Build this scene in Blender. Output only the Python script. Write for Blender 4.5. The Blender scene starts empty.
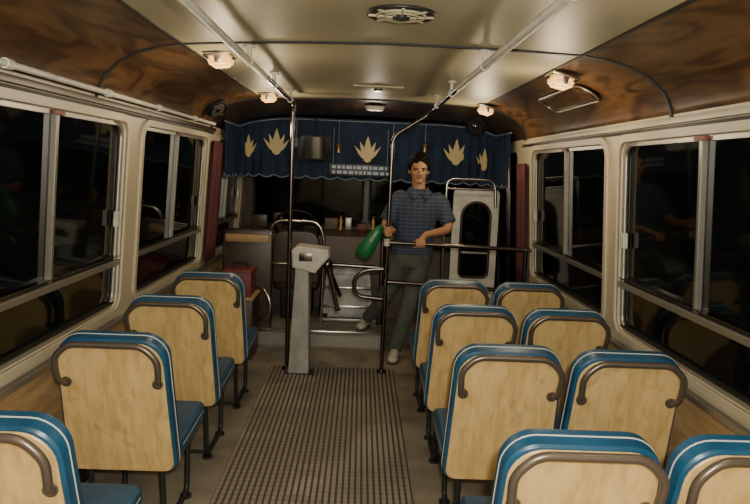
import bpy, bmesh, math, random
from mathutils import Vector, Matrix
random.seed(4)
V=Vector
SC=bpy.context.scene
COL=SC.collection

# ---------------------------------------------------------------- materials
def mat(name,col,rough=0.5,metal=0.0,noise=None,bump=None,spec=0.5,emit=None,coat=0.0):
    m=bpy.data.materials.new(name); m.use_nodes=True
    nt=m.node_tree; b=nt.nodes['Principled BSDF']
    b.inputs['Base Color'].default_value=(*col,1)
    b.inputs['Roughness'].default_value=rough
    b.inputs['Metallic'].default_value=metal
    b.inputs['Specular IOR Level'].default_value=spec
    b.inputs['Coat Weight'].default_value=coat
    if emit:
        b.inputs['Emission Color'].default_value=(*emit[0],1)
        b.inputs['Emission Strength'].default_value=emit[1]
    tc=None
    if noise or bump:
        tc=nt.nodes.new('ShaderNodeTexCoord')
    if noise:
        c2,sc,lo,hi,dist=noise
        mp=nt.nodes.new('ShaderNodeMapping'); mp.inputs['Scale'].default_value=sc
        n=nt.nodes.new('ShaderNodeTexNoise'); n.inputs['Scale'].default_value=1.0
        n.inputs['Detail'].default_value=6; n.inputs['Distortion'].default_value=dist
        r=nt.nodes.new('ShaderNodeValToRGB')
        r.color_ramp.elements[0].position=lo; r.color_ramp.elements[0].color=(*c2,1)
        r.color_ramp.elements[1].position=hi; r.color_ramp.elements[1].color=(*col,1)
        nt.links.new(tc.outputs['Object'],mp.inputs['Vector'])
        nt.links.new(mp.outputs['Vector'],n.inputs['Vector'])
        nt.links.new(n.outputs['Fac'],r.inputs['Fac'])
        nt.links.new(r.outputs['Color'],b.inputs['Base Color'])
    if bump:
        sc,st=bump
        n2=nt.nodes.new('ShaderNodeTexNoise'); n2.inputs['Scale'].default_value=sc; n2.inputs['Detail'].default_value=4
        bp=nt.nodes.new('ShaderNodeBump'); bp.inputs['Strength'].default_value=st; bp.inputs['Distance'].default_value=0.01
        nt.links.new(tc.outputs['Object'],n2.inputs['Vector'])
        nt.links.new(n2.outputs['Fac'],bp.inputs['Height'])
        nt.links.new(bp.outputs['Normal'],b.inputs['Normal'])
    return m

M_ceil=mat('ceiling_cream',(.46,.41,.27),.45,noise=((.37,.325,.20),(1.5,1.5,1.5),.35,.65,0))
def walnut():
    m=mat('walnut_laminate',(.1,.05,.02),.32); nt=m.node_tree; b=nt.nodes['Principled BSDF']
    tc=nt.nodes.new('ShaderNodeTexCoord')
    mp=nt.nodes.new('ShaderNodeMapping'); mp.inputs['Scale'].default_value=(3.2,.9,3.2)
    n=nt.nodes.new('ShaderNodeTexNoise'); n.inputs['Scale'].default_value=1.3; n.inputs['Detail'].default_value=2; n.inputs['Distortion'].default_value=.6
    mul=nt.nodes.new('ShaderNodeMath'); mul.operation='MULTIPLY'; mul.inputs[1].default_value=34
    sn=nt.nodes.new('ShaderNodeMath'); sn.operation='SINE'
    n2=nt.nodes.new('ShaderNodeTexNoise'); n2.inputs['Scale'].default_value=1; n2.inputs['Detail'].default_value=5
    mp2=nt.nodes.new('ShaderNodeMapping'); mp2.inputs['Scale'].default_value=(60,4,60)
    ad=nt.nodes.new('ShaderNodeMath'); ad.operation='MULTIPLY_ADD'; ad.inputs[1].default_value=.28
    r=nt.nodes.new('ShaderNodeValToRGB')
    r.color_ramp.elements[0].position=.15; r.color_ramp.elements[0].color=(.045,.019,.008,1)
    r.color_ramp.elements[1].position=.95; r.color_ramp.elements[1].color=(.155,.078,.030,1)
    L=nt.links.new
    L(tc.outputs['Object'],mp.inputs['Vector']); L(mp.outputs['Vector'],n.inputs['Vector'])
    L(n.outputs['Fac'],mul.inputs[0]); L(mul.outputs[0],sn.inputs[0])
    L(tc.outputs['Object'],mp2.inputs['Vector']); L(mp2.outputs['Vector'],n2.inputs['Vector'])
    L(sn.outputs[0],ad.inputs[0]); L(n2.outputs['Fac'],ad.inputs[2]); L(ad.outputs[0],r.inputs['Fac'])
    L(r.outputs['Color'],b.inputs['Base Color'])
    return m
M_walnut=walnut()
M_darkwood=mat('front_dark_laminate',(.05,.025,.013),.4,noise=((.02,.01,.006),(10,3,10),.4,.6,1))
M_cream=mat('cream_moulding',(.50,.44,.32),.45,noise=((.41,.36,.25),(3,3,3),.3,.6,0))
M_tan=mat('tan_laminate',(.46,.315,.15),.45,noise=((.32,.20,.09),(3,4,26),.35,.65,.5))
M_floor=mat('floor_lino',(.31,.27,.21),.6,noise=((.17,.145,.11),(3,3,3),.35,.65,.3),bump=(60,.2))
M_mat=mat('mat_base',(.075,.064,.05),.8)
def plywood():
    m=mat('seat_plywood',(.66,.46,.20),.38,noise=((.49,.32,.115),(34,34,3.2),.30,.62,.6)); nt=m.node_tree; b=nt.nodes['Principled BSDF']
    src=b.inputs['Base Color'].links[0].from_socket
    oi=nt.nodes.new('ShaderNodeObjectInfo'); tc=nt.nodes.new('ShaderNodeTexCoord')
    va=nt.nodes.new('ShaderNodeVectorMath'); va.operation='ADD'
    n=nt.nodes.new('ShaderNodeTexNoise'); n.inputs['Scale'].default_value=9; n.inputs['Detail'].default_value=7; n.inputs['Distortion'].default_value=1.5
    r=nt.nodes.new('ShaderNodeValToRGB'); r.color_ramp.elements[0].position=.60; r.color_ramp.elements[1].position=.78
    r.color_ramp.elements[1].color=(.55,.55,.55,1)
    mx=nt.nodes.new('ShaderNodeMixRGB'); mx.inputs['Color2'].default_value=(.30,.21,.11,1)
    L=nt.links.new
    L(tc.outputs['Object'],va.inputs[0]); L(oi.outputs['Location'],va.inputs[1]); L(va.outputs[0],n.inputs['Vector'])
    L(n.outputs['Fac'],r.inputs['Fac']); L(r.outputs['Color'],mx.inputs['Fac']); L(src,mx.inputs['Color1']); L(mx.outputs[0],b.inputs['Base Color'])
    return m
M_seatwood=plywood()
M_blue=mat('blue_vinyl',(.014,.080,.165),.36,noise=((.009,.052,.115),(7,7,7),.35,.6,0),bump=(18,.12))
M_pipe=mat('white_piping',(.50,.53,.52),.5)
M_handle=mat('bronze_steel',(.15,.12,.10),.33,metal=.6)
M_leg=mat('black_steel',(.03,.03,.03),.4,metal=.4)
M_chrome=mat('chrome',(.55,.53,.5),.2,metal=1)
M_darksteel=mat('dark_chrome',(.15,.13,.12),.22,metal=1)
M_alu=mat('aluminium',(.36,.345,.31),.38,metal=.8)
M_white=mat('white_paint',(.62,.60,.53),.45,noise=((.46,.44,.38),(9,9,9),.3,.55,0))
M_grey=mat('grey_paint',(.40,.40,.37),.45,noise=((.27,.27,.25),(9,9,5),.3,.6,0))
M_glass=mat('night_glass',(.003,.004,.004),.05,spec=.22)
M_wind=mat('windscreen_night_glass',(.003,.004,.004),.08,spec=.15)
M_black=mat('black_rubber',(.008,.008,.008),.6)
M_red=mat('red_plastic',(.17,.035,.035),.55)
M_maroon=mat('maroon_cloth',(.09,.022,.026),.8)
M_valance=mat('valance_blue_velvet',(.008,.026,.068),.8,noise=((.004,.014,.040),(5,5,5),.35,.6,0))
M_leaf=mat('gold_applique',(.62,.50,.24),.55)
M_fringe=mat('silver_fringe',(.22,.27,.34),.6)
M_mirror=mat('mirror',(.35,.40,.43),.06,metal=1)
M_green=mat('green_bag',(.01,.16,.05),.3,bump=(25,.5))
M_lens=mat('lamp_lens',(.7,.38,.14),.4,emit=((1,.50,.14),1.7))
M_dash=mat('dash_vinyl',(.10,.07,.045),.5)
M_brownv=mat('driver_vinyl',(.05,.032,.02),.4)
M_silver=mat('engine_cover_vinyl',(.45,.45,.43),.35,noise=((.25,.25,.24),(6,6,6),.4,.6,0),bump=(10,.5))
M_skin=mat('skin',(.46,.245,.135),.5)
M_hair=mat('hair',(.006,.0045,.004),.75,spec=.15,bump=(40,.4))
M_eyew=mat('eye_white',(.6,.58,.52),.3)
M_lip=mat('lips',(.30,.11,.075),.5)
M_jeans=mat('trousers',(.10,.115,.095),.85,noise=((.065,.078,.064),(9,9,5),.35,.6,0),bump=(14,.5))
M_shoe=mat('shoe_grey',(.48,.46,.41),.6)
M_sole=mat('shoe_sole',(.08,.07,.06),.7)
M_sign=mat('sign_blue_white',(.30,.40,.50),.4)
M_signd=mat('sign_dark',(.01,.012,.02),.4)
M_orn=mat('ornament_brass',(.30,.20,.08),.35,metal=.6)

def shirt_mat():
    m=mat('plaid_shirt',(.03,.045,.08),.8); nt=m.node_tree; b=nt.nodes['Principled BSDF']
    tc=nt.nodes.new('ShaderNodeTexCoord')
    prev=None
    for dirn,sc,st in (('X',6.0,.22),('Z',10.0,.6)):
        w=nt.nodes.new('ShaderNodeTexWave'); w.wave_type='BANDS'; w.bands_direction=dirn
        w.inputs['Scale'].default_value=sc; w.inputs['Distortion'].default_value=.3
        r=nt.nodes.new('ShaderNodeValToRGB'); r.color_ramp.elements[0].position=.7; r.color_ramp.elements[1].position=.95
        r.color_ramp.elements[1].color=(st,st,st,1)
        nt.links.new(tc.outputs['Object'],w.inputs['Vector']); nt.links.new(w.outputs['Fac'],r.inputs['Fac'])
        mx=nt.nodes.new('ShaderNodeMixRGB'); mx.inputs['Color2'].default_value=(.10,.125,.17,1)
        if prev is None: mx.inputs['Color1'].default_value=(.030,.045,.085,1)
        else: nt.links.new(prev.outputs[0],mx.inputs['Color1'])
        nt.links.new(r.outputs['Color'],mx.inputs['Fac']); prev=mx
    nt.links.new(prev.outputs[0],b.inputs['Base Color'])
    return m
M_shirt=shirt_mat()
def rib_mat():
    m=mat('mat_ribs',(.2,.16,.11),.6); nt=m.node_tree; b=nt.nodes['Principled BSDF']
    tc=nt.nodes.new('ShaderNodeTexCoord')
    w=nt.nodes.new('ShaderNodeTexWave'); w.bands_direction='Y'; w.inputs['Scale'].default_value=7
    r=nt.nodes.new('ShaderNodeValToRGB')
    r.color_ramp.elements[0].position=.2; r.color_ramp.elements[0].color=(.215,.185,.145,1)
    r.color_ramp.elements[1].position=.5; r.color_ramp.elements[1].color=(.275,.24,.19,1)
    n=nt.nodes.new('ShaderNodeTexNoise'); n.inputs['Scale'].default_value=2.2; n.inputs['Detail'].default_value=6; n.inputs['Distortion'].default_value=.6
    r2=nt.nodes.new('ShaderNodeValToRGB'); r2.color_ramp.elements[0].position=.50; r2.color_ramp.elements[1].position=.68
    mx=nt.nodes.new('ShaderNodeMixRGB'); mx.inputs['Color2'].default_value=(.44,.40,.33,1)
    ml=nt.nodes.new('ShaderNodeMath'); ml.operation='MULTIPLY'; ml.inputs[1].default_value=.6
    nt.links.new(tc.outputs['Object'],w.inputs['Vector']); nt.links.new(w.outputs['Fac'],r.inputs['Fac'])
    nt.links.new(tc.outputs['Object'],n.inputs['Vector']); nt.links.new(n.outputs['Fac'],r2.inputs['Fac'])
    nt.links.new(r2.outputs['Color'],ml.inputs[0]); nt.links.new(ml.outputs[0],mx.inputs['Fac'])
    nt.links.new(r.outputs['Color'],mx.inputs['Color1']); nt.links.new(mx.outputs[0],b.inputs['Base Color'])
    return m
M_rib=rib_mat()

# ---------------------------------------------------------------- helpers
def empty(name,loc=(0,0,0),parent=None):
    o=bpy.data.objects.new(name,None); o.location=loc; o.empty_display_size=.1
    COL.objects.link(o)
    if parent: o.parent=parent
    return o
def link(name,me,parent=None):
    o=bpy.data.objects.new(name,me); COL.objects.link(o)
    if parent: o.parent=parent
    return o
def fin(bm,name,m,smooth=True,ang=35):
    bmesh.ops.recalc_face_normals(bm,faces=bm.faces[:])
    me=bpy.data.meshes.new(name); bm.to_mesh(me); bm.free()
    for x in (m if isinstance(m,(list,tuple)) else [m]): me.materials.append(x)
    if smooth:
        me.shade_smooth()
        try: me.set_sharp_from_angle(angle=math.radians(ang))
        except Exception: pass
    return me
def box_me(name,c,s,m,bev=0.0,R=None,seg=2):
    bm=bmesh.new(); bmesh.ops.create_cube(bm,size=1)
    for v in bm.verts: v.co=V((v.co.x*s[0],v.co.y*s[1],v.co.z*s[2]))
    if bev>0: bmesh.ops.bevel(bm,geom=bm.edges[:],offset=bev,segments=seg,profile=.6,affect='EDGES')
    for v in bm.verts:
        if R: v.co=R@v.co
        v.co+=V(c)
    return fin(bm,name,m)
def box(name,c,s,m,parent=None,bev=0.0,R=None,seg=2):
    return link(name,box_me(name,c,s,m,bev,R,seg),parent)
def fillet(pts,r,n=6,closed=False):
    pts=[V(p) for p in pts]; out=[]
    N=len(pts)
    rng=range(N) if closed else range(1,N-1)
    if not closed: out.append(pts[0])
    for i in rng:
        p0,p1,p2=pts[(i-1)%N],pts[i],pts[(i+1)%N]
        a=p0-p1; b=p2-p1
        d=min(r,a.length*.49,b.length*.49)
        A=p1+a.normalized()*d; B=p1+b.normalized()*d
        for k in range(n+1):
            t=k/n; out.append(A*(1-t)**2+p1*2*t*(1-t)+B*t*t)
    if not closed: out.append(pts[-1])
    return out
def add_tube(bm,pts,r,seg=12,closed=False,caps=True):
    pts=[V(p) for p in pts]; N=len(pts)
    rr=r if isinstance(r,(list,tuple)) else [r]*N
    def tan(i):
        if closed: return (pts[(i+1)%N]-pts[(i-1)%N]).normalized()
        if i==0: return (pts[1]-pts[0]).normalized()
        if i==N-1: return (pts[-1]-pts[-2]).normalized()
        return (pts[i+1]-pts[i-1]).normalized()
    t=tan(0); a=V((0,0,1)) if abs(t.z)<.9 else V((1,0,0))
    n=t.cross(a).normalized(); rings=[]
    for i in range(N):
        t2=tan(i); n=(n-t2*n.dot(t2))
        if n.length<1e-6: n=t2.orthogonal()
        n.normalize(); b=t2.cross(n)
        rings.append([bm.verts.new(pts[i]+(n*math.cos(2*math.pi*k/seg)+b*math.sin(2*math.pi*k/seg))*rr[i]) for k in range(seg)])
    for i in range(N if closed else N-1):
        A=rings[i]; B=rings[(i+1)%N]
        for k in range(seg): bm.faces.new((A[k],A[(k+1)%seg],B[(k+1)%seg],B[k]))
    if not closed and caps:
        bm.faces.new(rings[0][::-1]); bm.faces.new(rings[-1])
def tube_me(name,pts,r,m,seg=12,closed=False):
    bm=bmesh.new(); add_tube(bm,pts,r,seg,closed); return fin(bm,name,m,ang=60)
def tube(name,pts,r,m,parent=None,seg=12,closed=False):
    return link(name,tube_me(name,pts,r,m,seg,closed),parent)
def rrect(x0,x1,z0,z1,r,n=6):
    rs=r if isinstance(r,(list,tuple)) else [r]*4
    out=[]
    for (cx,cz,a0,rad) in ((x0+rs[0],z0+rs[0],180,rs[0]),(x1-rs[1],z0+rs[1],270,rs[1]),(x1-rs[2],z1-rs[2],0,rs[2]),(x0+rs[3],z1-rs[3],90,rs[3])):
        for k in range(n+1):
            a=math.radians(a0+90*k/n); out.append((cx+rad*math.cos(a),cz+rad*math.sin(a)))
    return out
def prism_bm(outline,y0,y1,bev=0,seg=2):
    bm=bmesh.new()
    A=[bm.verts.new((x,y0,z)) for x,z in outline]; B=[bm.verts.new((x,y1,z)) for x,z in outline]
    n=len(A); bm.faces.new(A); bm.faces.new(B[::-1])
    for i in range(n): bm.faces.new((A[i],B[i],B[(i+1)%n],A[(i+1)%n]))
    if bev>0:
        bm.normal_update()
        es=[e for e in bm.edges if abs(e.verts[0].co.y-e.verts[1].co.y)<1e-6]
        bmesh.ops.bevel(bm,geom=es,offset=bev,segments=seg,profile=.6,affect='EDGES')
    return bm
def holes_mesh(name,outer,holes,ext,m,mapf,bev=0):
    cu=bpy.data.curves.new(name+'_c','CURVE'); cu.dimensions='2D'; cu.fill_mode='BOTH'; cu.extrude=ext
    for loop in [outer]+holes:
        s=cu.splines.new('POLY'); s.points.add(len(loop)-1)
        for p,(a,b) in zip(s.points,loop): p.co=(a,b,0,1)
        s.use_cyclic_u=True
    o=bpy.data.objects.new(name+'_t',cu); COL.objects.link(o)
    bpy.context.view_layer.update()
    dg=bpy.context.evaluated_depsgraph_get()
    me=bpy.data.meshes.new_from_object(o.evaluated_get(dg))
    bpy.data.objects.remove(o)
    me.name=name
    for v in me.vertices: v.co=mapf(v.co.x,v.co.y,v.co.z)
    bm=bmesh.new(); bm.from_mesh(me); bmesh.ops.remove_doubles(bm,verts=bm.verts[:],dist=1e-5)
    bmesh.ops.recalc_face_normals(bm,faces=bm.faces[:]); bm.to_mesh(me); bm.free()
    me.materials.clear(); me.materials.append(m)
    return me

# ---------------------------------------------------------------- shell
XL,XR=1.22,1.32
YB,YF=-1.2,7.0
ZW=1.86
def wmap(side,w,y,z):
    X0=XL if side<0 else XR
    return V((side*(X0+(ZW-z)*.065+w),y,z))
def wbox(name,side,w0,w1,y0,y1,z0,z1,m,parent,bev=0):
    bm=bmesh.new(); bmesh.ops.create_cube(bm,size=1)
    for v in bm.verts:
        v.co=V(((w0+w1)/2+v.co.x*(w1-w0),(y0+y1)/2+v.co.y*(y1-y0),(z0+z1)/2+v.co.z*(z1-z0)))
    if bev: bmesh.ops.bevel(bm,geom=bm.edges[:],offset=bev,segments=2,affect='EDGES')
    for v in bm.verts: v.co=wmap(side,v.co.x,v.co.y,v.co.z)
    return link(name,fin(bm,name,m),parent)

floor=box('floor',(.05,(YB+YF)/2,-.03),(2.84,YF-YB,.06),M_floor)
mt=empty('aisle_rubber_mat')
box('mat_sheet',(-.175,2.0,.003),(.98,6.2,.006),M_mat,mt)
bm=bmesh.new()
x=-.66
while x<.31:
    r=bmesh.ops.create_cube(bm,size=1)
    for v in r['verts']: v.co=V((x+.010+v.co.x*.019,2.0+v.co.y*6.18,.0085+v.co.z*.006))
    x+=.0315
link('mat_ribs',fin(bm,'mat_ribs',M_rib,False),mt)

WZ0,WZ1=.82,1.80
wins={-1:[(.25,1.72),(1.95,3.46),(3.70,5.22),(5.55,6.80)],1:[(.1,1.60),(1.80,3.36),(3.54,5.10)]}
door=(5.60,6.80,.08,1.80)
wn=1
for side,nm in ((-1,'left'),(1,'right')):
    holes=[rrect(a,b,WZ0,WZ1,.08) for a,b in wins[side]]
    if side>0: holes.append(rrect(door[0],door[1],door[2],door[3],.06))
    me=holes_mesh('wall_'+nm,[(YB,-.02),(YF,-.02),(YF,1.90),(YB,1.90)],holes,.02,M_cream,lambda a,b,c,s=side:wmap(s,c+.02,a,b))
    wall=link('wall_'+nm,me)
    ye=YF-.02 if side<0 else 5.45
    wbox('lower_panel',side,-.008,.001,YB+.05,ye,.0,.74,M_tan,wall)
    wbox('ledge',side,-.03,.002,YB+.05,ye,.735,.765,M_alu,wall,.004)
    wbox('skirting',side,-.02,.002,YB+.05,ye,.0,.10,M_black,wall)
    wbox('upper_seal',side,-.008,.002,YB+.05,5.4,1.835,1.85,M_black,wall)
    for (a,b) in wins[side]:
        W=empty('window_%d'%wn); wn+=1
        f=.022
        me=holes_mesh('moulding',rrect(a-.035,b+.035,WZ0-.035,WZ1+.035,.11),[rrect(a,b,WZ0,WZ1,.08)],.009,M_cream,lambda p,q,c,s=side:wmap(s,c-.006,p,q))
        link('moulding',me,W)
        me=holes_mesh('alu_frame',rrect(a-.003,b+.003,WZ0-.003,WZ1+.003,.08),[rrect(a+f,b-f,WZ0+f,WZ1-f,.06)],.012,M_alu,lambda p,q,c,s=side:wmap(s,c+.027,p,q))
        link('alu_frame',me,W)
        mid=(a+b)/2
        wbox('mid_rail',side,.0,.035,a+.002,b-.002,1.050,1.082,M_alu,W,.004)
        wbox('sash_track',side,.004,.035,a+.01,b-.01,1.095,1.102,M_darksteel,W)
        wbox('sash_bar_1',side,.008,.035,mid-.012,mid+.010,1.085,WZ1-.01,M_alu,W,.003)
        wbox('sash_bar_2',side,.014,.035,mid+.014,mid+.026,1.085,WZ1-.01,M_darksteel,W,.002)
        wbox('gasket',side,.012,.035,a+f,b-f,WZ0+f,WZ0+f+.012,M_black,W)
        wbox('glass',side,.036,.042,a-.01,b+.01,WZ0-.01,WZ1+.01,M_glass,W)
        wbox('latch',side,-.004,.02,b-.075,b-.04,1.26,1.34,M_white,W,.003)
        wbox('label',side,.0,.012,mid-.05,mid+.04,WZ1-.022,WZ1-.004,M_red,W)
D=empty('door_1')
wbox('pane_front',1,.05,.056,5.60,6.19,.06,1.82,M_glass,D)
wbox('pane_rear',1,.05,.056,6.20,6.80,.06,1.82,M_glass,D)
wbox('stile_mid',1,.03,.06,6.17,6.22,.08,1.80,M_darksteel,D)
wbox('stile_rear',1,.03,.06,5.60,5.64,.08,1.80,M_darksteel,D)
wbox('stile_front',1,.03,.06,6.76,6.80,.08,1.80,M_darksteel,D)

prof=[(0,1.86),(.012,1.92),(.045,1.985),(.11,2.045),(.20,2.09),(.30,2.118),(.40,2.132)]
pts=[(-XL-.005+s,z) for s,z in prof]; nl=len(pts)
mids=[(-.5,2.148),(-.2,2.157),(.05,2.16),(.3,2.157),(.6,2.148)]
ptsR=[(XR+.005-s,z) for s,z in prof][::-1]
P=pts+mids+ptsR
def ceil_z(x):
    for (a,za),(b,zb) in zip(P,P[1:]):
        if a<=x<=b: return za+(zb-za)*(x-a)/(b-a+1e-9)
    return 1.86
bm=bmesh.new()
ys=[YB,.95,2.7,4.0,5.30,5.9,6.5,YF]
rows=[]
for y in ys:
    k=0 if y<=5.3 else (y-5.3)/1.7
    rows.append([bm.verts.new((x,y,z-(z-1.86)*.18*k)) for x,z in P])
for j in range(len(ys)-1):
    for i in range(len(P)-1):
        f=bm.faces.new((rows[j][i],rows[j][i+1],rows[j+1][i+1],rows[j+1][i]))
        wood=i<nl-1 or i>=len(P)-nl
        f.material_index=2 if ys[j]>=5.3 else (1 if wood else 0)
me=fin(bm,'ceiling',[M_ceil,M_walnut,M_darkwood],True,60)
ce=link('ceiling',me)
so=ce.modifiers.new('thick','SOLIDIFY'); so.thickness=.03; so.offset=1
def band(name,y,m,w=.03,drop=.004,sl=0.0):
    bm=bmesh.new(); R=[]
    for x,z in P:
        dx=(.05-x); n=V((dx*.25,0,-1)).normalized()*drop if abs(x-.05)<.85 else V((dx,0,-.6)).normalized()*drop
        R.append([bm.verts.new((x+n.x*q,y+sl*x+s*w/2,z+n.z*q)) for s,q in ((-1,0),(-1,1),(1,1),(1,0))])
    for a,b in zip(R,R[1:]):
        for k in range(3): bm.faces.new((a[k],a[k+1],b[k+1],b[k]))
    return link(name,fin(bm,name,m,True,50))
band('trim_1',2.93,M_black,.022,.008,-.09)
band('trim_2',1.1,M_black,.022,.008,-.09)
band('trim_3',5.30,M_black,.035,.012)
for i,x in enumerate((-XL+.40,XR-.40)):
    box('trim_%d'%(4+i),(x,(YB+5.3)/2,ceil_z(x)-.003),(.014,5.3-YB,.008),M_leg)
for i,s in enumerate((-1,1)):
    X=-XL if s<0 else XR
    box('trim_%d'%(6+i),(X-s*.012,(YB+5.4)/2,1.868),(.024,5.4-YB,.028),M_cream if s>0 else M_darkwood,None,.004)

box('wall_back',(.05,YB-.02,1.05),(2.9,.04,2.3),M_cream)
ws=[(-1.14,0.02),(.10,1.24)]
me=holes_mesh('wall_front',[(-1.40,-.02),(1.46,-.02),(1.46,2.2),(-1.40,2.2)],[rrect(a,b,.98,1.98,.10) for a,b in ws],.02,M_darkwood,lambda a,b,c:V((a,YF+.02-c,b)))
link('wall_front',me)
W=empty('window_%d'%wn)
for a,b in ws:
    box('windscreen_glass',((a+b)/2,YF+.035,1.48),(b-a+.04,.006,1.04),M_wind,W)
    link('rubber_seal',tube_me('rubber_seal',[(x,YF-.005,z) for x,z in rrect(a,b,.98,1.98,.1)],.014,M_black,8,True),W)

# ---------------------------------------------------------------- ceiling vent
vt=empty('ceiling_vent')
cx,cy,cz=.117,2.36,2.158
def disc_me(name,c,r,h,m,seg=40,bev=0.0,r2=None):
    bm=bmesh.new(); bmesh.ops.create_cone(bm,cap_ends=True,segments=seg,radius1=r,radius2=r if r2 is None else r2,depth=h)
    for v in bm.verts: v.co+=V(c)
    return fin(bm,name,m)
def circ(r,z=0,n=40,c=(0,0)): return [(c[0]+r*math.cos(2*math.pi*a/n),c[1]+r*math.sin(2*math.pi*a/n),z) for a in range(n)]
link('rim',tube_me('rim',circ(.118,cz-.004,40,(cx,cy)),.006,M_leg,8,True),vt)
link('dark_well',disc_me('dark_well',(cx,cy,cz-.003),.115,.008,M_black),vt)
link('inner_ring',tube_me('inner_ring',circ(.085,cz-.010,40,(cx,cy)),.005,M_ceil,8,True),vt)
link('inner_ring_2',tube_me('inner_ring_2',circ(.058,cz-.012,40,(cx,cy)),.005,M_ceil,8,True),vt)
link('hub',disc_me('hub',(cx,cy,cz-.014),.030,.012,M_leg),vt)
for k in range(8):
    a=k*math.pi/4
    tube('vane_%d'%k,[(cx+.03*math.cos(a),cy+.03*math.sin(a),cz-.012),(cx+.115*math.cos(a),cy+.115*math.sin(a),cz-.010)],.005,M_ceil,vt,6)
ht=empty('roof_hatch')
box('frame',(.09,4.55,2.153),(.34,.30,.012),M_ceil,ht,.004)
link('knob',disc_me('knob',(.09,4.5,2.14),.03,.02,M_darksteel),ht)

def lamp(x,y,zc,rot,power):
    L=empty('ceiling_lamp',(x,y,zc)); L.rotation_euler=(0,rot,0)
    box('base',(0,0,.008),(.135,.17,.018),M_chrome,L,.006)
    bm=bmesh.new(); bmesh.ops.create_cube(bm,size=1)
    for v in bm.verts:
        k=.8 if v.co.z<0 else 1
        v.co=V((v.co.x*.115*k,v.co.y*.14*k,v.co.z*.045-.022))
    bmesh.ops.bevel(bm,geom=bm.edges[:],offset=.012,segments=3,affect='EDGES')
    link('lens',fin(bm,'lens',M_lens),L)
    for s in (-1,1): box('clip',(0,s*.078,-.012),(.03,.012,.04),M_chrome,L,.003)
    ld=bpy.data.lights.new('bulb','POINT'); ld.energy=power; ld.color=(1,.80,.52); ld.shadow_soft_size=.05
    lo=bpy.data.objects.new('bulb',ld); COL.objects.link(lo); lo.parent=L; lo.location=(0,0,-.24)
lamp(-.71,3.28,2.12,-.12,7); lamp(.975,3.30,2.095,.24,7)
lamp(-.72,5.0,2.12,-.12,8); lamp(.93,5.05,2.10,.22,8)
lamp(-.71,1.4,2.12,-.12,5); lamp(.975,1.4,2.095,.24,5)
dl=empty('dome_lamp',(.09,5.62,2.115))
link('lens',disc_me('lens',(0,0,0),.07,.03,M_white,24,r2=.085),dl)
ld=bpy.data.lights.new('bulb','POINT'); ld.energy=4; ld.color=(1,.85,.65); ld.shadow_soft_size=.06
lo=bpy.data.objects.new('bulb',ld); COL.objects.link(lo); lo.parent=dl; lo.location=(0,0.1,-.14)

def clamp(parent,x,y,z):
    zc=ceil_z(x)
    bm=bmesh.new(); add_tube(bm,[(x,y-.018,z),(x,y+.018,z)],.021,12)
    add_tube(bm,[(x,y,z),(x,y,zc)],.011,8); add_tube(bm,[(x,y,zc-.014),(x,y,zc-.002)],.026,12)
    link('clamp',fin(bm,'clamp',M_white),parent)
hl=empty('handrail_pole')
tube('ceiling_pipe',[(-.53,YB+.02,2.075),(-.53,3.6,2.075)],.0165,M_white,hl)
tube('grab_pole',fillet([(-.53,3.55,2.075),(-.53,4.98,2.075),(-.535,5.0,2.02),(-.535,5.0,0)],.05),.0165,M_darksteel,hl)
for y in (.6,1.7,3.05,3.9,4.75): clamp(hl,-.53,y,2.075)
link('floor_flange',disc_me('floor_flange',(-.535,5.0,.012),.04,.02,M_darksteel,20),hl)
hr=empty('handrail_pole.001')
tube('ceiling_pipe',[(.51,YB+.02,2.075),(.515,3.7,2.075)],.0165,M_white,hr)
tube('grab_pole',fillet([(.515,3.65,2.075),(.53,4.92,2.075),(.50,5.0,2.04),(.225,5.0,1.86),(.215,5.0,0)],.07),.0165,M_darksteel,hr)
for y in (.6,1.7,2.9,3.95,4.7): clamp(hr,.515,y,2.075)
link('floor_flange',disc_me('floor_flange',(.215,5.0,.012),.04,.02,M_darksteel,20),hr)
wp=empty('wall_conduit_pipe')
tube('pipe',[(-1.165,YB+.02,1.905),(-1.165,5.2,1.905)],.012,M_white,wp)
for y in (1.2,2.2,3.05,3.8,4.6):
    bm=bmesh.new(); add_tube(bm,[(-1.165,y-.02,1.905),(-1.165,y+.02,1.905)],.018,10); add_tube(bm,[(-1.165,y,1.905),(-1.205,y,1.915)],.009,8)
    link('bracket',fin(bm,'bracket',M_white),wp)

def speaker(name,c,n,r):
    S=empty(name,c); S.rotation_euler=V(n).to_track_quat('Z','Y').to_euler()
    link('housing',disc_me('housing',(0,0,.01),r,.03,M_black,28,r2=r*.92),S)
    link('ring',tube_me('ring',circ(r*.8,.028,28),.006,M_darksteel,6,True),S)
    link('cone',disc_me('cone',(0,0,.028),r*.3,.012,M_darksteel,20,r2=r*.15),S)
speaker('speaker',(-1.10,4.95,2.01),(.7,-.35,-.6),.085)
speaker('speaker.001',(.98,5.75,2.02),(-.5,-.6,-.6),.10)
oh=empty('cove_access_panel',(1.165,3.80,2.058)); oh.rotation_euler=(0,math.radians(-151) ,0)
ol=rrect(-.075,.075,-.40,.40,.07)
bm=bmesh.new(); vs=[bm.verts.new((x,y,.010)) for x,y in ol]; bm.faces.new(vs)
link('panel',fin(bm,'panel',M_walnut),oh)
link('chrome_edge',tube_me('chrome_edge',[(x,y,.010) for x,y in ol],.005,M_alu,8,True),oh)
link('inner_edge',tube_me('inner_edge',[(x*.75,y*.92,.010) for x,y in ol],.003,M_darksteel,6,True),oh)

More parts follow.
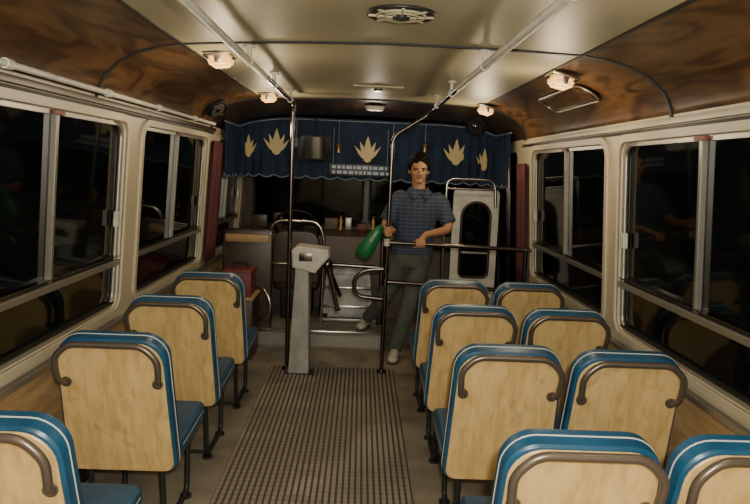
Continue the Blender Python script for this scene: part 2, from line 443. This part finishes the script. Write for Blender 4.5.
# ---------------------------------------------------------------- passenger seats
LEAN=math.radians(13)
RL=Matrix.Rotation(LEAN,3,'X')
def lean(p): return RL@V(p)+V((0,0,.330))
H=.610
def outline(g=0):
    wb,wt=.228+g,.212+g
    o=rrect(-wb,wb,-g*.3,H+g,[.045,.045,.095,.095],7)
    return [(x*(1-(1-wt/wb)*max(0,z)/H),z) for x,z in o]
def leaned(bm):
    for v in bm.verts: v.co=lean(v.co)
    return bm
seat_parts=[]
bm=leaned(prism_bm(outline(-.012),-.012,.004,.003,1)); seat_parts.append(('back_panel',fin(bm,'back_panel',M_seatwood)))
bm=leaned(prism_bm(outline(0),-.006,.078,.018,3)); seat_parts.append(('back_cushion',fin(bm,'back_cushion',M_blue)))
seat_parts.append(('front_piping',tube_me('front_piping',[lean((x,.040,z)) for x,z in outline(-.0005)],.0030,M_pipe,6,True)))
seat_parts.append(('seat_cushion',box_me('seat_cushion',(0,.275,.400),(.44,.43,.10),M_blue,.032,Matrix.Rotation(.05,3,'X'),3)))
seat_parts.append(('seat_pan',box_me('seat_pan',(0,.26,.340),(.38,.38,.022),M_leg,.006)))
seat_parts.append(('cushion_piping',tube_me('cushion_piping',[(x,y,.410+(y-.275)*.05) for x,y in rrect(-.218,.218,.068,.488,.04)],.0035,M_pipe,6,True)))
bm=bmesh.new()
for s in (-1,1):
    add_tube(bm,fillet([(s*.15,.03,.335),(s*.15,.07,.02),(s*.15,.42,.02),(s*.15,.44,.335)],.05),.0135,10)
    add_tube(bm,fillet([lean((s*.17,.03,.25)),(s*.165,.03,.330),(s*.165,.44,.330)],.03),.012,10)
    for y in (.09,.40):
        add_tube(bm,[(s*.15,y,.0),(s*.15,y,.014)],.028,12)
add_tube(bm,[(-.15,.12,.02),(.15,.12,.02)],.010,8)
seat_parts.append(('leg_frame',fin(bm,'leg_frame',M_leg,ang=60)))
bm=bmesh.new()
hp=fillet([(-.178,-.012,.425),(-.192,-.048,.445),(-.198,-.052,.550),(-.140,-.045,.608),(.140,-.045,.608),(.198,-.052,.550),(.192,-.048,.445),(.178,-.012,.425)],.035)
add_tube(bm,[lean(p) for p in hp],.0125,12)
for s in (-1,1):
    add_tube(bm,[lean((s*.178,-.011,.425)),lean((s*.178,-.020,.425))],.021,14)
    add_tube(bm,[lean((s*.178,-.018,.425)),lean((s*.178,-.026,.425))],.009,8)
seat_parts.append(('grab_handle',fin(bm,'grab_handle',M_handle,ang=60)))
cnt=0
cols=((-1,[(-.965,1.61),(-.945,2.45),(-.935,3.19),(-.925,3.94)]),(1,[(.615,1.60),(.615,2.46),(.615,3.22),(.615,3.98)]),(2,[(1.085,1.60),(1.08,2.43),(1.08,3.20),(1.08,3.97)]))
for ci_,lst in cols:
    for cxs,y in lst:
        nm='passenger_seat' if cnt==0 else 'passenger_seat.%03d'%cnt
        S=empty(nm,(cxs+random.uniform(-.004,.004),y+.14,0)); S.rotation_euler=(0,0,random.uniform(-.01,.01)); cnt+=1
        for pn,me in seat_parts: link(pn,me,S)

# ---------------------------------------------------------------- turnstile
T=empty('turnstile',(-.43,5.0,0))
bm=prism_bm([(-.085,0.0),(.075,0.0),(.055,.80),(.055,.88),(-.045,.88),(-.05,.80)],-.10,.12,.012)
link('column',fin(bm,'column',M_grey),T)
bm=prism_bm([(-.07,.84),(.10,.80),(.21,.93),(.20,.985),(-.04,1.005),(-.08,.97)],-.115,.135,.02,3)
link('head',fin(bm,'head',M_white),T)
box('coin_plate',(.03,-.118,.925),(.10,.008,.06),M_darksteel,T,.003)
box('base_plate',(0,.01,.006),(.22,.28,.012),M_leg,T,.003)
hub=V((.19,.01,.86))
bm=bmesh.new(); bmesh.ops.create_uvsphere(bm,u_segments=16,v_segments=10,radius=.045)
for v in bm.verts: v.co+=hub
link('hub',fin(bm,'hub',M_darksteel),T)
for i,d in enumerate((V((1,.0,-.03)),V((.25,.62,-.74)),V((.25,-.52,-.80)))):
    d.normalize(); bm=bmesh.new(); L=.40 if i==0 else .38
    add_tube(bm,[hub,hub+d*L],.0165,12); add_tube(bm,[hub+d*(L-.005),hub+d*(L+.012)],.019,12)
    link('arm_%d'%(i+1),fin(bm,'arm_%d'%(i+1),M_darksteel),T)

B=empty('barrier_rail')
tube('top_rail',[(.215,5.0,1.05),(1.34,5.0,1.03)],.0165,M_darksteel,B)
tube('loop_guard',fillet([(.215,5.0,.84),(.06,5.0,.83),(-.03,5.0,.76),(-.02,5.0,.62),(.215,5.0,.60)],.09,8),.0165,M_darksteel,B)
tube('lower_rail',[(.215,5.0,.74),(1.35,5.0,.70)],.0165,M_darksteel,B)
tube('corner_post',[(1.30,5.0,0),(1.30,5.0,1.06)],.0165,M_darksteel,B)
for z in (1.05,.84,.74,.60):
    tube('collar',[(.215,5.0,z-.028),(.215,5.0,z+.028)],.024,M_darksteel if z<1 else M_white,B)

# ---------------------------------------------------------------- driver platform etc
PL=empty('driver_platform')
PY=5.66; PZ=.155
box('deck',(-.50,(PY+YF-.03)/2,PZ/2),(1.50,YF-.03-PY,PZ),M_floor,PL)
box('metal_nosing',(-.50,PY-.004,PZ-.004),(1.50,.03,.022),M_chrome,PL,.004)
box('kick_plate',(-.50,PY-.006,.07),(1.48,.008,.10),M_alu,PL)
EC=empty('engine_cover')
bm=bmesh.new(); bmesh.ops.create_cube(bm,size=1)
for v in bm.verts:
    k=.8 if v.co.z>0 else 1
    v.co=V((-.09+v.co.x*.50*k,6.30+v.co.y*.53*(.88 if v.co.z>0 else 1),PZ+.255+v.co.z*.50))
bmesh.ops.bevel(bm,geom=bm.edges[:],offset=.06,segments=4,affect='EDGES')
link('padded_body',fin(bm,'padded_body',M_silver),EC)
for z in (.30,.48):
    box('strap',(-.09,6.30,z),(.48 if z<.4 else .455,.53 if z<.4 else .515,.02),M_chrome,EC,.004)
box('base_flange',(-.09,6.30,PZ+.02),(.54,.57,.03),M_alu,EC,.005)
G=empty('gear_lever')
GX=.218
tube('rod',[(GX,5.97,PZ+.004),(GX,5.97,.95)],.009,M_chrome,G)
bm=bmesh.new(); bmesh.ops.create_uvsphere(bm,u_segments=14,v_segments=10,radius=.026)
for v in bm.verts: v.co+=V((GX,5.97,.97))
link('knob',fin(bm,'knob',M_black),G)
tube('boot',[(GX,5.97,PZ+.003),(GX,5.97,PZ+.03),(GX,5.97,PZ+.09)],[.03,.03,.013],M_black,G)
DS=empty('driver_seat',(-.58,5.98,PZ+.002))
bm=prism_bm(rrect(-.22,.22,.36,.86,[.04,.04,.12,.12],7),-.02,.07,.03,3); link('backrest',fin(bm,'backrest',M_brownv),DS)
box('cushion',(0,.25,.36),(.42,.40,.13),M_brownv,DS,.04,seg=3)
tube('back_frame',fillet([(-.25,-.03,.0),(-.26,-.03,.80),(-.20,-.03,.95),(.20,-.03,.95),(.26,-.03,.80),(.25,-.03,.0)],.12,8),.016,M_chrome,DS)
tube('cross_bar',[(-.25,-.03,.55),(.25,-.03,.55)],.012,M_chrome,DS)
box('pedestal',(0,.25,.15),(.30,.30,.30),M_leg,DS,.02)
SW=empty('steering_wheel',(-.62,6.46,1.0)); SW.rotation_euler=(math.radians(-52),0,0)
tube('rim',circ(.22,0,36),.014,M_black,SW,10,True)
for k in range(3):
    a=math.radians(90+120*k); tube('spoke_%d'%(k+1),[(0,0,-.03),(.21*math.cos(a),.21*math.sin(a),0)],.010,M_black,SW,8)
link('boss',disc_me('boss',(0,0,-.025),.05,.04,M_black,20),SW)
tube('column',[(0,0,-.03),(0,0,-.22)],.022,M_black,SW)
dash=empty('dashboard')
bm=bmesh.new()
DZ=PZ+.006
prof2=[(6.68,DZ),(6.64,.72),(6.68,.90),(6.80,.955),(6.95,.955),(6.95,DZ)]
A=[bm.verts.new((-1.24,y,z)) for y,z in prof2]; Bv=[bm.verts.new((.22,y,z)) for y,z in prof2]
bm.faces.new(A); bm.faces.new(Bv[::-1])
for i in range(6): bm.faces.new((A[i],A[(i+1)%6],Bv[(i+1)%6],Bv[i]))
link('body',fin(bm,'body',M_dash),dash)
for i in range(4):
    o=link('gauge_%d'%(i+1),disc_me('gauge',(0,0,0),.045,.02,M_alu,20),dash)
    o.location=(-.85+i*.13,6.66,.81); o.rotation_euler=(math.radians(76),0,0)
ES=empty('entry_console')
box('shelf',(.79,6.82,.88),(1.02,.28,.12),M_dash,ES,.02)
box('front_panel',(.79,6.90,.42),(1.02,.12,.82),M_dash,ES)
OR=empty('dashboard_ornaments')
for i,(x,w,h,m) in enumerate(((-1.05,.16,.13,M_brownv),(-.86,.10,.16,M_brownv),(-.30,.14,.12,M_dash),(-.12,.07,.13,M_alu),(.02,.10,.07,M_red),(.40,.16,.11,M_brownv),(.62,.10,.16,M_brownv))):
    box('item_%d'%i,(x,6.86,.957+h/2),(w,.12,h),m,OR,.012)
for i,x in enumerate((-.72,-.20,.14,.5)):
    bm=bmesh.new(); add_tube(bm,[(x,6.80,.957),(x,6.80,.965),(x,6.80,1.00),(x,6.80,1.06),(x,6.80,1.08),(x,6.80,1.11)],[.035,.035,.018,.030,.012,.022],14)
    link('figurine_%d'%i,fin(bm,'figurine',M_orn,ang=60),OR)
CB=empty('storage_cabinet')
box('body',(-1.02,5.40,.26),(.34,.36,.50),M_brownv,CB,.01)
box('door',(-1.02,5.215,.27),(.30,.012,.42),M_dash,CB,.006)
box('top',(-1.02,5.40,.515),(.36,.38,.02),M_tan,CB,.005)
RC=empty('red_crate')
box('body',(-.98,5.38,.627),(.22,.26,.20),M_red,RC,.012)
box('lid',(-.98,5.38,.735),(.235,.275,.02),M_red,RC,.006)
tube('handle',fillet([(-1.04,5.38,.745),(-1.04,5.38,.79),(-.92,5.38,.79),(-.92,5.38,.745)],.02),.007,M_black,RC,8)
GL=empty('grab_loop')
tube('loop',fillet([(-.82,5.30,.60),(-.76,5.24,.60),(-.70,5.22,.50),(-.72,5.22,.36),(-.82,5.28,.34)],.08),.013,M_chrome,GL)
DP=empty('driver_partition')
box('panel',(-.98,5.72,.60),(.42,.02,.86),M_brownv,DP,.004)
tube('frame',fillet([(-1.19,5.72,PZ),(-1.19,5.72,1.03),(-.77,5.72,1.03),(-.77,5.72,PZ)],.06),.012,M_darksteel,DP)
box('ledger',(-.98,5.70,.96),(.38,.05,.07),M_tan,DP,.01)

def curtain(name,side,y0,y1,z0,z1,m):
    bm=bmesh.new(); n=24; R=[]
    for j in range(7):
        z=z0+(z1-z0)*j/6
        R.append([bm.verts.new(wmap(side,-.035-.016*math.sin(i*1.9+j*.1),y0+(y1-y0)*i/n,z)) for i in range(n+1)])
    for j in range(6):
        for i in range(n): bm.faces.new((R[j][i],R[j][i+1],R[j+1][i+1],R[j+1][i]))
    C=link(name,fin(bm,name,m,True,80)); s=C.modifiers.new('t','SOLIDIFY'); s.thickness=.004
curtain('curtain',-1,5.26,5.58,.80,1.78,M_maroon)
curtain('curtain.001',1,5.16,5.42,.72,1.70,M_maroon)

# ---------------------------------------------------------------- valance
path=fillet([(-1.17,5.62,0),(-1.165,6.30,0),(-.98,6.62,0),(1.02,6.62,0),(1.255,6.30,0),(1.265,5.62,0)],.12,8)
def resample(p,n):
    L=[0]
    for a,b in zip(p,p[1:]): L.append(L[-1]+(b-a).length)
    out=[]
    for k in range(n+1):
        d=L[-1]*k/n
        for i in range(len(p)-1):
            if L[i+1]>=d-1e-9:
                t=(d-L[i])/(L[i+1]-L[i]+1e-12); q=p[i].lerp(p[i+1],t); tg=(p[i+1]-p[i]).normalized(); out.append((q,tg,d)); break
    return out
rs=resample(path,300)
bm=bmesh.new(); R=[]
ZV=1.515
def vtop(q):
    k=(q.y-5.3)/1.7; z=ceil_z(q.x); return min(2.10,z-(z-1.86)*.18*k)-.012
for j in range(9):
    row=[]
    for q,tg,d in rs:
        n=V((tg.y,-tg.x,0)) ; n=-n if n.y>0 else n
        zt=vtop(q); zb=ZV-.028*abs(math.sin(d*math.pi/.16))
        t=j/8; z=zt+(zb-zt)*t
        w=.010*math.sin(d*2*math.pi/.115)*(.3+.7*t)
        row.append(bm.verts.new((q.x+n.x*w,q.y+n.y*w,z)))
    R.append(row)
for j in range(8):
    for i in range(300): bm.faces.new((R[j][i],R[j][i+1],R[j+1][i+1],R[j+1][i]))
VA=empty('curtain_valance')
link('cloth',fin(bm,'cloth',M_valance,True,80),VA)
tube('fringe',[V((q.x,q.y-.008,ZV-.003-.028*abs(math.sin(d*math.pi/.16)))) for q,tg,d in rs],.007,M_fringe,VA,6)
tube('top_braid',[V((q.x,q.y-.014,vtop(q)-.02)) for q,tg,d in rs],.006,M_fringe,VA,6)
def leaf(c,yaw,s=1.0):
    bm=bmesh.new()
    def petal(ang,L,w,off,base=(0,0),curl=0):
        a=math.radians(ang); d=V((math.sin(a),0,math.cos(a))); p=V((math.cos(a),0,-math.sin(a)))
        pr=[(0,.15),(.2,.75),(.4,1),(.6,.85),(.8,.45),(1,0)]
        b=V((base[0],off,base[1]))
        up=lambda t:V((0,0,curl*t*t))
        L_=[b+d*(L*t)-p*(w*k)+up(t) for t,k in pr]; R_=[b+d*(L*t)+p*(w*k)+up(t) for t,k in pr[:-1]]
        bm.faces.new([bm.verts.new(q) for q in L_+R_[::-1]])
    petal(0,.20,.030,0); petal(30,.14,.022,.001,curl=.03); petal(-30,.14,.022,.001,curl=.03)
    petal(68,.125,.019,.002,curl=.07); petal(-68,.125,.019,.002,curl=.07)
    petal(0,.06,.035,-.001,(0,-.03))
    for v in bm.verts: v.co*=s
    me=fin(bm,'applique',M_leaf,False); o=link('leaf_applique',me,VA); o.location=c; o.rotation_euler=(0,0,yaw)
    sm=o.modifiers.new('t','SOLIDIFY'); sm.thickness=.004
leaf((-.86,6.585,1.74),0,1.15); leaf((.05,6.59,1.70),0,1.15); leaf((.94,6.585,1.71),0,1.15)
leaf((-1.105,6.38,1.70),math.radians(52),.95); leaf((1.19,6.38,1.66),math.radians(-52),.95)
SG=empty('route_sign')
box('board',(-.02,6.57,1.585),(.62,.014,.12),M_signd,SG,.004)
random.seed(9)
for r_ in range(2):
    x=-.30
    while x<.25:
        wd=random.uniform(.02,.06)
        box('lettering',(x+wd/2,6.561,1.612-.052*r_),(wd,.004,.030),M_sign,SG); x+=wd+.015
for s in (-1,1): tube('cord',[(-.02+s*.27,6.57,1.64),(-.02+s*.27,6.585,2.0)],.003,M_fringe,SG,6)
RM=empty('rear_view_mirror')
bm=prism_bm(rrect(-.17,.17,-.12,.12,.05),-.012,.012,.005); o=link('housing',fin(bm,'housing',M_black),RM); o.location=(-.47,6.50,1.79); o.rotation_euler=(.05,0,.30)
bm=prism_bm(rrect(-.155,.155,-.105,.105,.04),-.016,-.011); o=link('glass',fin(bm,'glass',M_mirror),RM); o.location=(-.47,6.50,1.79); o.rotation_euler=(.05,0,.30)
tube('arm',[(-.47,6.51,1.86),(-.47,6.55,2.07)],.010,M_black,RM,8)
HO=empty('hanging_ornaments')
for i,x in enumerate((-.66,-.24,.30,.62)):
    L=.10+.04*(i%3)
    tube('string_%d'%i,[(x,6.56,2.06),(x,6.555,1.98-L)],.003,M_fringe,HO,6)
    bm=bmesh.new(); z0=1.98-L; add_tube(bm,[(x,6.555,z0+.01),(x,6.555,z0-.01),(x,6.555,z0-.04),(x,6.555,z0-.09)],[.008,.028,.018,.022],12)
    link('tassel_%d'%i,fin(bm,'tassel',M_orn if i%2 else M_fringe),HO)

D2=empty('door_2')
bx=(.87,1.30)
me=holes_mesh('leaf_frame',rrect(bx[0],bx[1],.10,1.46,.05),[rrect(bx[0]+.08,bx[1]-.07,.62,1.34,[.05,.05,.14,.14])],.018,M_white,lambda a,b,c:V((a,6.10-c,b)))
link('leaf_frame',me,D2)
ol=rrect(bx[0]+.085,bx[1]-.075,.625,1.335,[.05,.05,.135,.135])
link('wood_rim',tube_me('wood_rim',[(x,6.08,z) for x,z in ol],.014,M_darkwood,8,True),D2)
box('pane',((bx[0]+bx[1])/2+.005,6.105,.98),(.29,.006,.72),M_glass,D2)
box('pane_bar',((bx[0]+bx[1])/2+.005,6.09,.86),(.27,.012,.02),M_alu,D2)
box('kick_panel',((bx[0]+bx[1])/2,6.075,.34),(.30,.01,.36),M_alu,D2,.004)
GA=empty('grab_arch')
tube('arch',fillet([(.78,5.95,0),(.78,5.95,1.55),(1.22,5.95,1.55),(1.24,5.95,1.30)],.08),.014,M_chrome,GA)
tube('bar',[(.78,5.95,1.46),(1.22,5.95,1.46)],.010,M_chrome,GA)

# ---------------------------------------------------------------- man
MAN=empty('man')
def ell(bm,c,r,R=None,u=20,v=14):
    g=bmesh.ops.create_uvsphere(bm,u_segments=u,v_segments=v,radius=1)
    for x in g['verts']:
        p=V((x.co.x*r[0],x.co.y*r[1],x.co.z*r[2]))
        if R is not None: p=R@p
        x.co=p+V(c)
def limb(bm,pts,rad,seg=16):
    pts=[V(p) for p in pts]
    P2=[];R2=[]
    for i in range(len(pts)-1):
        n=6
        for k in range(n):
            t=k/n; P2.append(pts[i].lerp(pts[i+1],t)); R2.append(rad[i]+(rad[i+1]-rad[i])*t)
    P2.append(pts[-1]); R2.append(rad[-1])
    for _ in range(3):
        P2=[P2[0]]+[(P2[i-1]+P2[i]*2+P2[i+1])/4 for i in range(1,len(P2)-1)]+[P2[-1]]
    add_tube(bm,P2,R2,seg)
    for q,r in ((pts[0],rad[0]),(pts[-1],rad[-1])): ell(bm,q,(r,r,r),None,14,10)
def loft(bm,rings,seg=24):
    Rg=[]
    for (x,y,z,rx,ry) in rings:
        Rg.append([bm.verts.new((x+rx*math.copysign(abs(math.cos(a))**.85,math.cos(a)),y+ry*math.copysign(abs(math.sin(a))**.85,math.sin(a)),z)) for a in [2*math.pi*k/seg for k in range(seg)]])
    for A,B_ in zip(Rg,Rg[1:]):
        for k in range(seg): bm.faces.new((A[k],A[(k+1)%seg],B_[(k+1)%seg],B_[k]))
    bm.faces.new(Rg[0][::-1]); bm.faces.new(Rg[-1])
def remesh(bm,name,m,vox,it=4):
    me=fin(bm,name,m); o=link(name,me,MAN)
    r=o.modifiers.new('r','REMESH'); r.mode='VOXEL'; r.voxel_size=vox; r.use_smooth_shade=True
    s=o.modifiers.new('s','SMOOTH'); s.iterations=it; s.factor=.5
    return o
hx,hy=.455,5.46
SHR=V((.315,5.45,1.385)); SHL=V((.665,5.45,1.375))
ELR=V((.205,5.40,1.130)); WRR=V((.262,5.135,1.130))
ELL=V((.755,5.36,1.135)); WRL=V((.535,5.165,1.105))
HIPR=V((.375,5.47,.89)); KNR=V((.245,5.47,.52)); ANR=V((.10,5.80,.255))
HIPL=V((.535,5.47,.89)); KNL=V((.445,5.38,.49)); ANL=V((.345,5.43,.10))
bm=bmesh.new()
loft(bm,[(hx,hy,.84,.13,.09),(hx,hy,.93,.15,.10),(hx+.01,hy,1.1,.135,.09),(.48,5.45,1.28,.155,.10),(.49,5.45,1.38,.14,.085),(.488,5.45,1.43,.08,.06)])
limb(bm,[(.487,5.455,1.38),(.480,5.445,1.47),(.475,5.435,1.57)],[.066,.055,.055])
limb(bm,[SHR,ELR,WRR],[.052,.040,.027]); limb(bm,[SHL,ELL,WRL],[.052,.040,.027])
limb(bm,[HIPR,KNR,ANR],[.075,.05,.036]); limb(bm,[HIPL,KNL,ANL],[.075,.05,.036])
hc=V((.473,5.44,1.645))
ell(bm,hc,(.076,.094,.092))
ell(bm,hc+V((0,-.035,-.058)),(.064,.064,.082))
ell(bm,hc+V((0,-.066,-.118)),(.034,.028,.024))
ell(bm,hc+V((0,-.080,-.014)),(.052,.018,.014))
for s in (-1,1):
    ell(bm,hc+V((s*.040,-.070,-.055)),(.022,.022,.022))
    ell(bm,hc+V((s*.077,.005,-.040)),(.010,.020,.031),Matrix.Rotation(s*.25,3,'Z'))
limb(bm,[hc+V((0,-.096,-.022)),hc+V((0,-.116,-.062))],[.008,.0135],10)
ell(bm,hc+V((-.012,-.104,-.066)),(.008,.010,.007)); ell(bm,hc+V((.012,-.104,-.066)),(.008,.010,.007))
def grip(bm,C,axis,n,wrist,Rb,thumb_sign):
    C=V(C); a=V(axis).normalized(); n=V(n).normalized(); n=(n-a*n.dot(a)).normalized(); t=a.cross(n)
    if t.dot(V(wrist)-C)>0: t=-t
    R=Rb+.010
    pc=C+n*(Rb+.017)-t*.018
    M=Matrix((a,t,n)).transposed()
    ell(bm,pc,(.043,.040,.0155),M)
    ell(bm,pc-t*.022,(.034,.030,.017),M)
    add_tube(bm,[V(wrist),V(wrist).lerp(pc,.5),pc-t*.01],[.026,.026,.022],12)
    lens=[.82,1.0,.95,.72]
    for i in range(4):
        off=a*((i-1.5)*.0205*thumb_sign*-1)
        amax=math.radians(235*lens[i]); pts=[];rad=[]
        for k in range(11):
            th=amax*k/10; rr=R+.004*(1-k/10)
            pts.append(C+off+(n*math.cos(th)+t*math.sin(th))*rr); rad.append(.0098-.0025*k/10)
        add_tube(bm,pts,rad,10); ell(bm,pts[-1],(rad[-1],)*3,None,8,6)
        ell(bm,pts[2]+n*.002,(.0105,)*3,None,10,8)
    b=pc-t*.020+a*(.036*thumb_sign)
    pts=[b,C+a*(.050*thumb_sign)-t*(R+.006)+n*.010,C+a*(.044*thumb_sign)-t*(R*.75)-n*(R*.8),C+a*(.030*thumb_sign)+t*.004-n*(R+.004)]
    limb(bm,pts,[.014,.012,.0108,.009],10)
grip(bm,(.215,5.0,1.135),(0,0,1),(.75,.66,0),WRR,.0165,1)
grip(bm,(.475,5.0,1.0455),(1,0,0),(0,.45,.9),WRL,.0165,-1)
remesh(bm,'body',M_skin,.0055,3)
for z,rx,rz in ((-.087,.023,.0045),(-.095,.019,.0055)):
    bm=bmesh.new(); ell(bm,hc+V((0,-.098,z)),(rx,.007,rz)); link('lip',fin(bm,'lip',M_lip),MAN)
for s in (-1,1):
    e=hc+V((s*.031,-.083,-.036))
    bm=bmesh.new(); ell(bm,e,(.0145,.010,.0075)); link('eye',fin(bm,'eye',M_eyew),MAN)
    bm=bmesh.new(); ell(bm,e+V((0,-.0065,0)),(.0068,.005,.0066)); link('iris',fin(bm,'iris',M_hair),MAN)
    tube('eyelid',[e+V((s*d*.016,-.010+abs(d)*.004,.008-.004*abs(d))) for d in (-1,-.5,0,.5,1)],.0028,M_hair,MAN,6)
    tube('eyebrow',[e+V((s*d,-.0155+abs(d)*.28,.0205-.1*abs(d))) for d in (-.018,-.006,.006,.022)],.0042,M_hair,MAN,6)
from mathutils import noise as NZ
bm=bmesh.new(); bmesh.ops.create_uvsphere(bm,u_segments=64,v_segments=48,radius=1)
for v in bm.verts:
    d=v.co.copy()
    ang=math.degrees(abs(math.atan2(d.x,-d.y)))
    hl=.036 if ang<35 else (.036-(ang-35)/35*.070 if ang<70 else (-.034-(ang-70)/110*.055))
    hl+=.010*math.sin(d.x*7+1)*(1 if ang<50 else 0)
    p=V((d.x*.094,d.y*.110,d.z*.112+.004))
    k=NZ.noise(d*5)*.007+NZ.noise(d*14)*.003
    p+=d*k
    if p.z<hl:
        t=min(1,(hl-p.z)/.012); p=V((p.x*(1-.28*t),p.y*(1-.26*t),p.z if p.z>-.06 else -.06))
    v.co=p+hc+V((0,.008,.002))
link('hair',fin(bm,'hair',M_hair,True,80),MAN)
bm=bmesh.new()
loft(bm,[(hx,hy,.915,.178,.128),(hx,hy,.98,.170,.122),(hx+.005,hy,1.08,.166,.118),(.475,5.455,1.2,.178,.124),(.483,5.45,1.30,.188,.126),(.488,5.45,1.37,.180,.115),(.489,5.45,1.415,.135,.092),(.488,5.452,1.445,.085,.075),(.487,5.452,1.462,.068,.064)])
for S_,E_ in ((SHR,ELR),(SHL,ELL)):
    e=S_.lerp(E_,.80); c=S_+V((.02 if S_.x<.5 else -.02,0,-.005))
    add_tube(bm,[c,S_.lerp(E_,.15),S_.lerp(E_,.45),e],[.068,.070,.066,.068],18); ell(bm,c,(.068,.07,.066))
remesh(bm,'shirt',M_shirt,.009,5)
bm=bmesh.new()
for s in (-1,1):
    pts=[(.487+s*.066,5.49,1.482),(.487+s*.066,5.42,1.476),(.487+s*.036,5.368,1.455),(.487+s*.006,5.350,1.425)]
    q=[(.487+s*.102,5.49,1.445),(.487+s*.104,5.40,1.432),(.487+s*.078,5.335,1.392),(.487+s*.048,5.318,1.365)]
    A=[bm.verts.new(p) for p in pts]; B_=[bm.verts.new(p) for p in q]
    for i in range(3): bm.faces.new((A[i],A[i+1],B_[i+1],B_[i]))
o=link('collar',fin(bm,'collar',M_shirt),MAN); sm=o.modifiers.new('t','SOLIDIFY'); sm.thickness=.008
bm=bmesh.new()
loft(bm,[(hx,hy+.005,.80,.155,.115),(hx,hy,.88,.168,.120),(hx,hy,.955,.156,.112)])
limb(bm,[HIPR,KNR,ANR+V((.01,-.02,.02))],[.096,.070,.056],20)
limb(bm,[HIPL,KNL,ANL+V((0,0,.0))],[.098,.072,.060],20)
remesh(bm,'trousers',M_jeans,.010,4)
def shoe(an,d,zf):
    d=V((d[0],d[1],0)).normalized(); n=V((-d.y,d.x,0)); M=Matrix((d,n,V((0,0,1)))).transposed()
    o=V((an.x,an.y,zf))
    bm=bmesh.new()
    ell(bm,o+d*.145+V((0,0,.036)),(.075,.047,.034),M); ell(bm,o+d*.06+V((0,0,.050)),(.095,.042,.046),M)
    ell(bm,o-d*.025+V((0,0,.048)),(.048,.038,.046),M); ell(bm,o+V((0,0,.085)),(.045,.042,.04),M)
    for k in range(3): add_tube(bm,[o+d*(.07+.025*k)+n*.025+V((0,0,.092-.012*k)),o+d*(.07+.025*k)-n*.025+V((0,0,.092-.012*k))],.006,8)
    remesh(bm,'shoe',M_shoe,.006,2)
    ol=[]
    for k in range(28):
        a=2*math.pi*k/28; L=.148 if math.cos(a)>0 else .138
        w=.050 if math.cos(a)>0 else .041
        ol.append((.070+L*math.cos(a),w*math.sin(a)))
    bm=bmesh.new(); A=[bm.verts.new(o+d*x+n*y+V((0,0,.0))) for x,y in ol]; B_=[bm.verts.new(o+d*x+n*y+V((0,0,.020))) for x,y in ol]
    bm.faces.new(A[::-1]); bm.faces.new(B_)
    for i in range(28): bm.faces.new((A[i],A[(i+1)%28],B_[(i+1)%28],B_[i]))
    link('sole',fin(bm,'sole',M_sole),MAN)
shoe(V((.345,5.43,0)),(-.18,-1),.001)
shoe(V((.10,5.90,0)),(-.35,-1),PZ+.002)
GB=empty('green_plastic_bag')
bm=bmesh.new()
c0=V((.170,5.045,1.17)); c1=V((.02,5.08,.92))
prf=[(0,.016),(.06,.026),(.2,.042),(.45,.055),(.7,.064),(.9,.066),(1.0,.045)]
pts=[c0.lerp(c1,t)+V((0,.01*math.sin(t*9),0)) for t,r in prf]
add_tube(bm,pts,[r for t,r in prf],20)
for v in bm.verts: v.co.y=5.065+(v.co.y-5.065)*.55
link('body',fin(bm,'body',M_green,ang=80),GB)
tube('neck_tie',[(.160+.02*math.cos(a),5.05+.02*math.sin(a),1.152+.018*math.cos(a)) for a in [k*math.pi/6 for k in range(12)]],.005,M_green,GB,6,True)

# ---------------------------------------------------------------- light
fl=bpy.data.lights.new('camera_flash','POINT'); fl.energy=205; fl.color=(1,.97,.86); fl.shadow_soft_size=.03
fo=bpy.data.objects.new('camera_flash',fl); COL.objects.link(fo); fo.location=(.05,-.10,1.76)
w=bpy.data.worlds.new('night'); SC.world=w; w.use_nodes=True
w.node_tree.nodes['Background'].inputs['Color'].default_value=(.01,.013,.02,1)
w.node_tree.nodes['Background'].inputs['Strength'].default_value=.3

# ---------------------------------------------------------------- camera
cam=bpy.data.cameras.new('camera'); co=bpy.data.objects.new('camera',cam); COL.objects.link(co)
cam.sensor_width=36; cam.lens=36*650/750; cam.clip_start=.02
r=math.radians(2.2)
vy=V((-13,85,-650)).normalized(); u=V((math.sin(r),math.cos(r),0)); u=(u-vy*u.dot(vy)).normalized(); xx=vy.cross(u)
Mx=Matrix((xx,vy,u))
co.matrix_world=Matrix.Translation((0,0,1.62))@Mx.to_4x4()
SC.camera=co
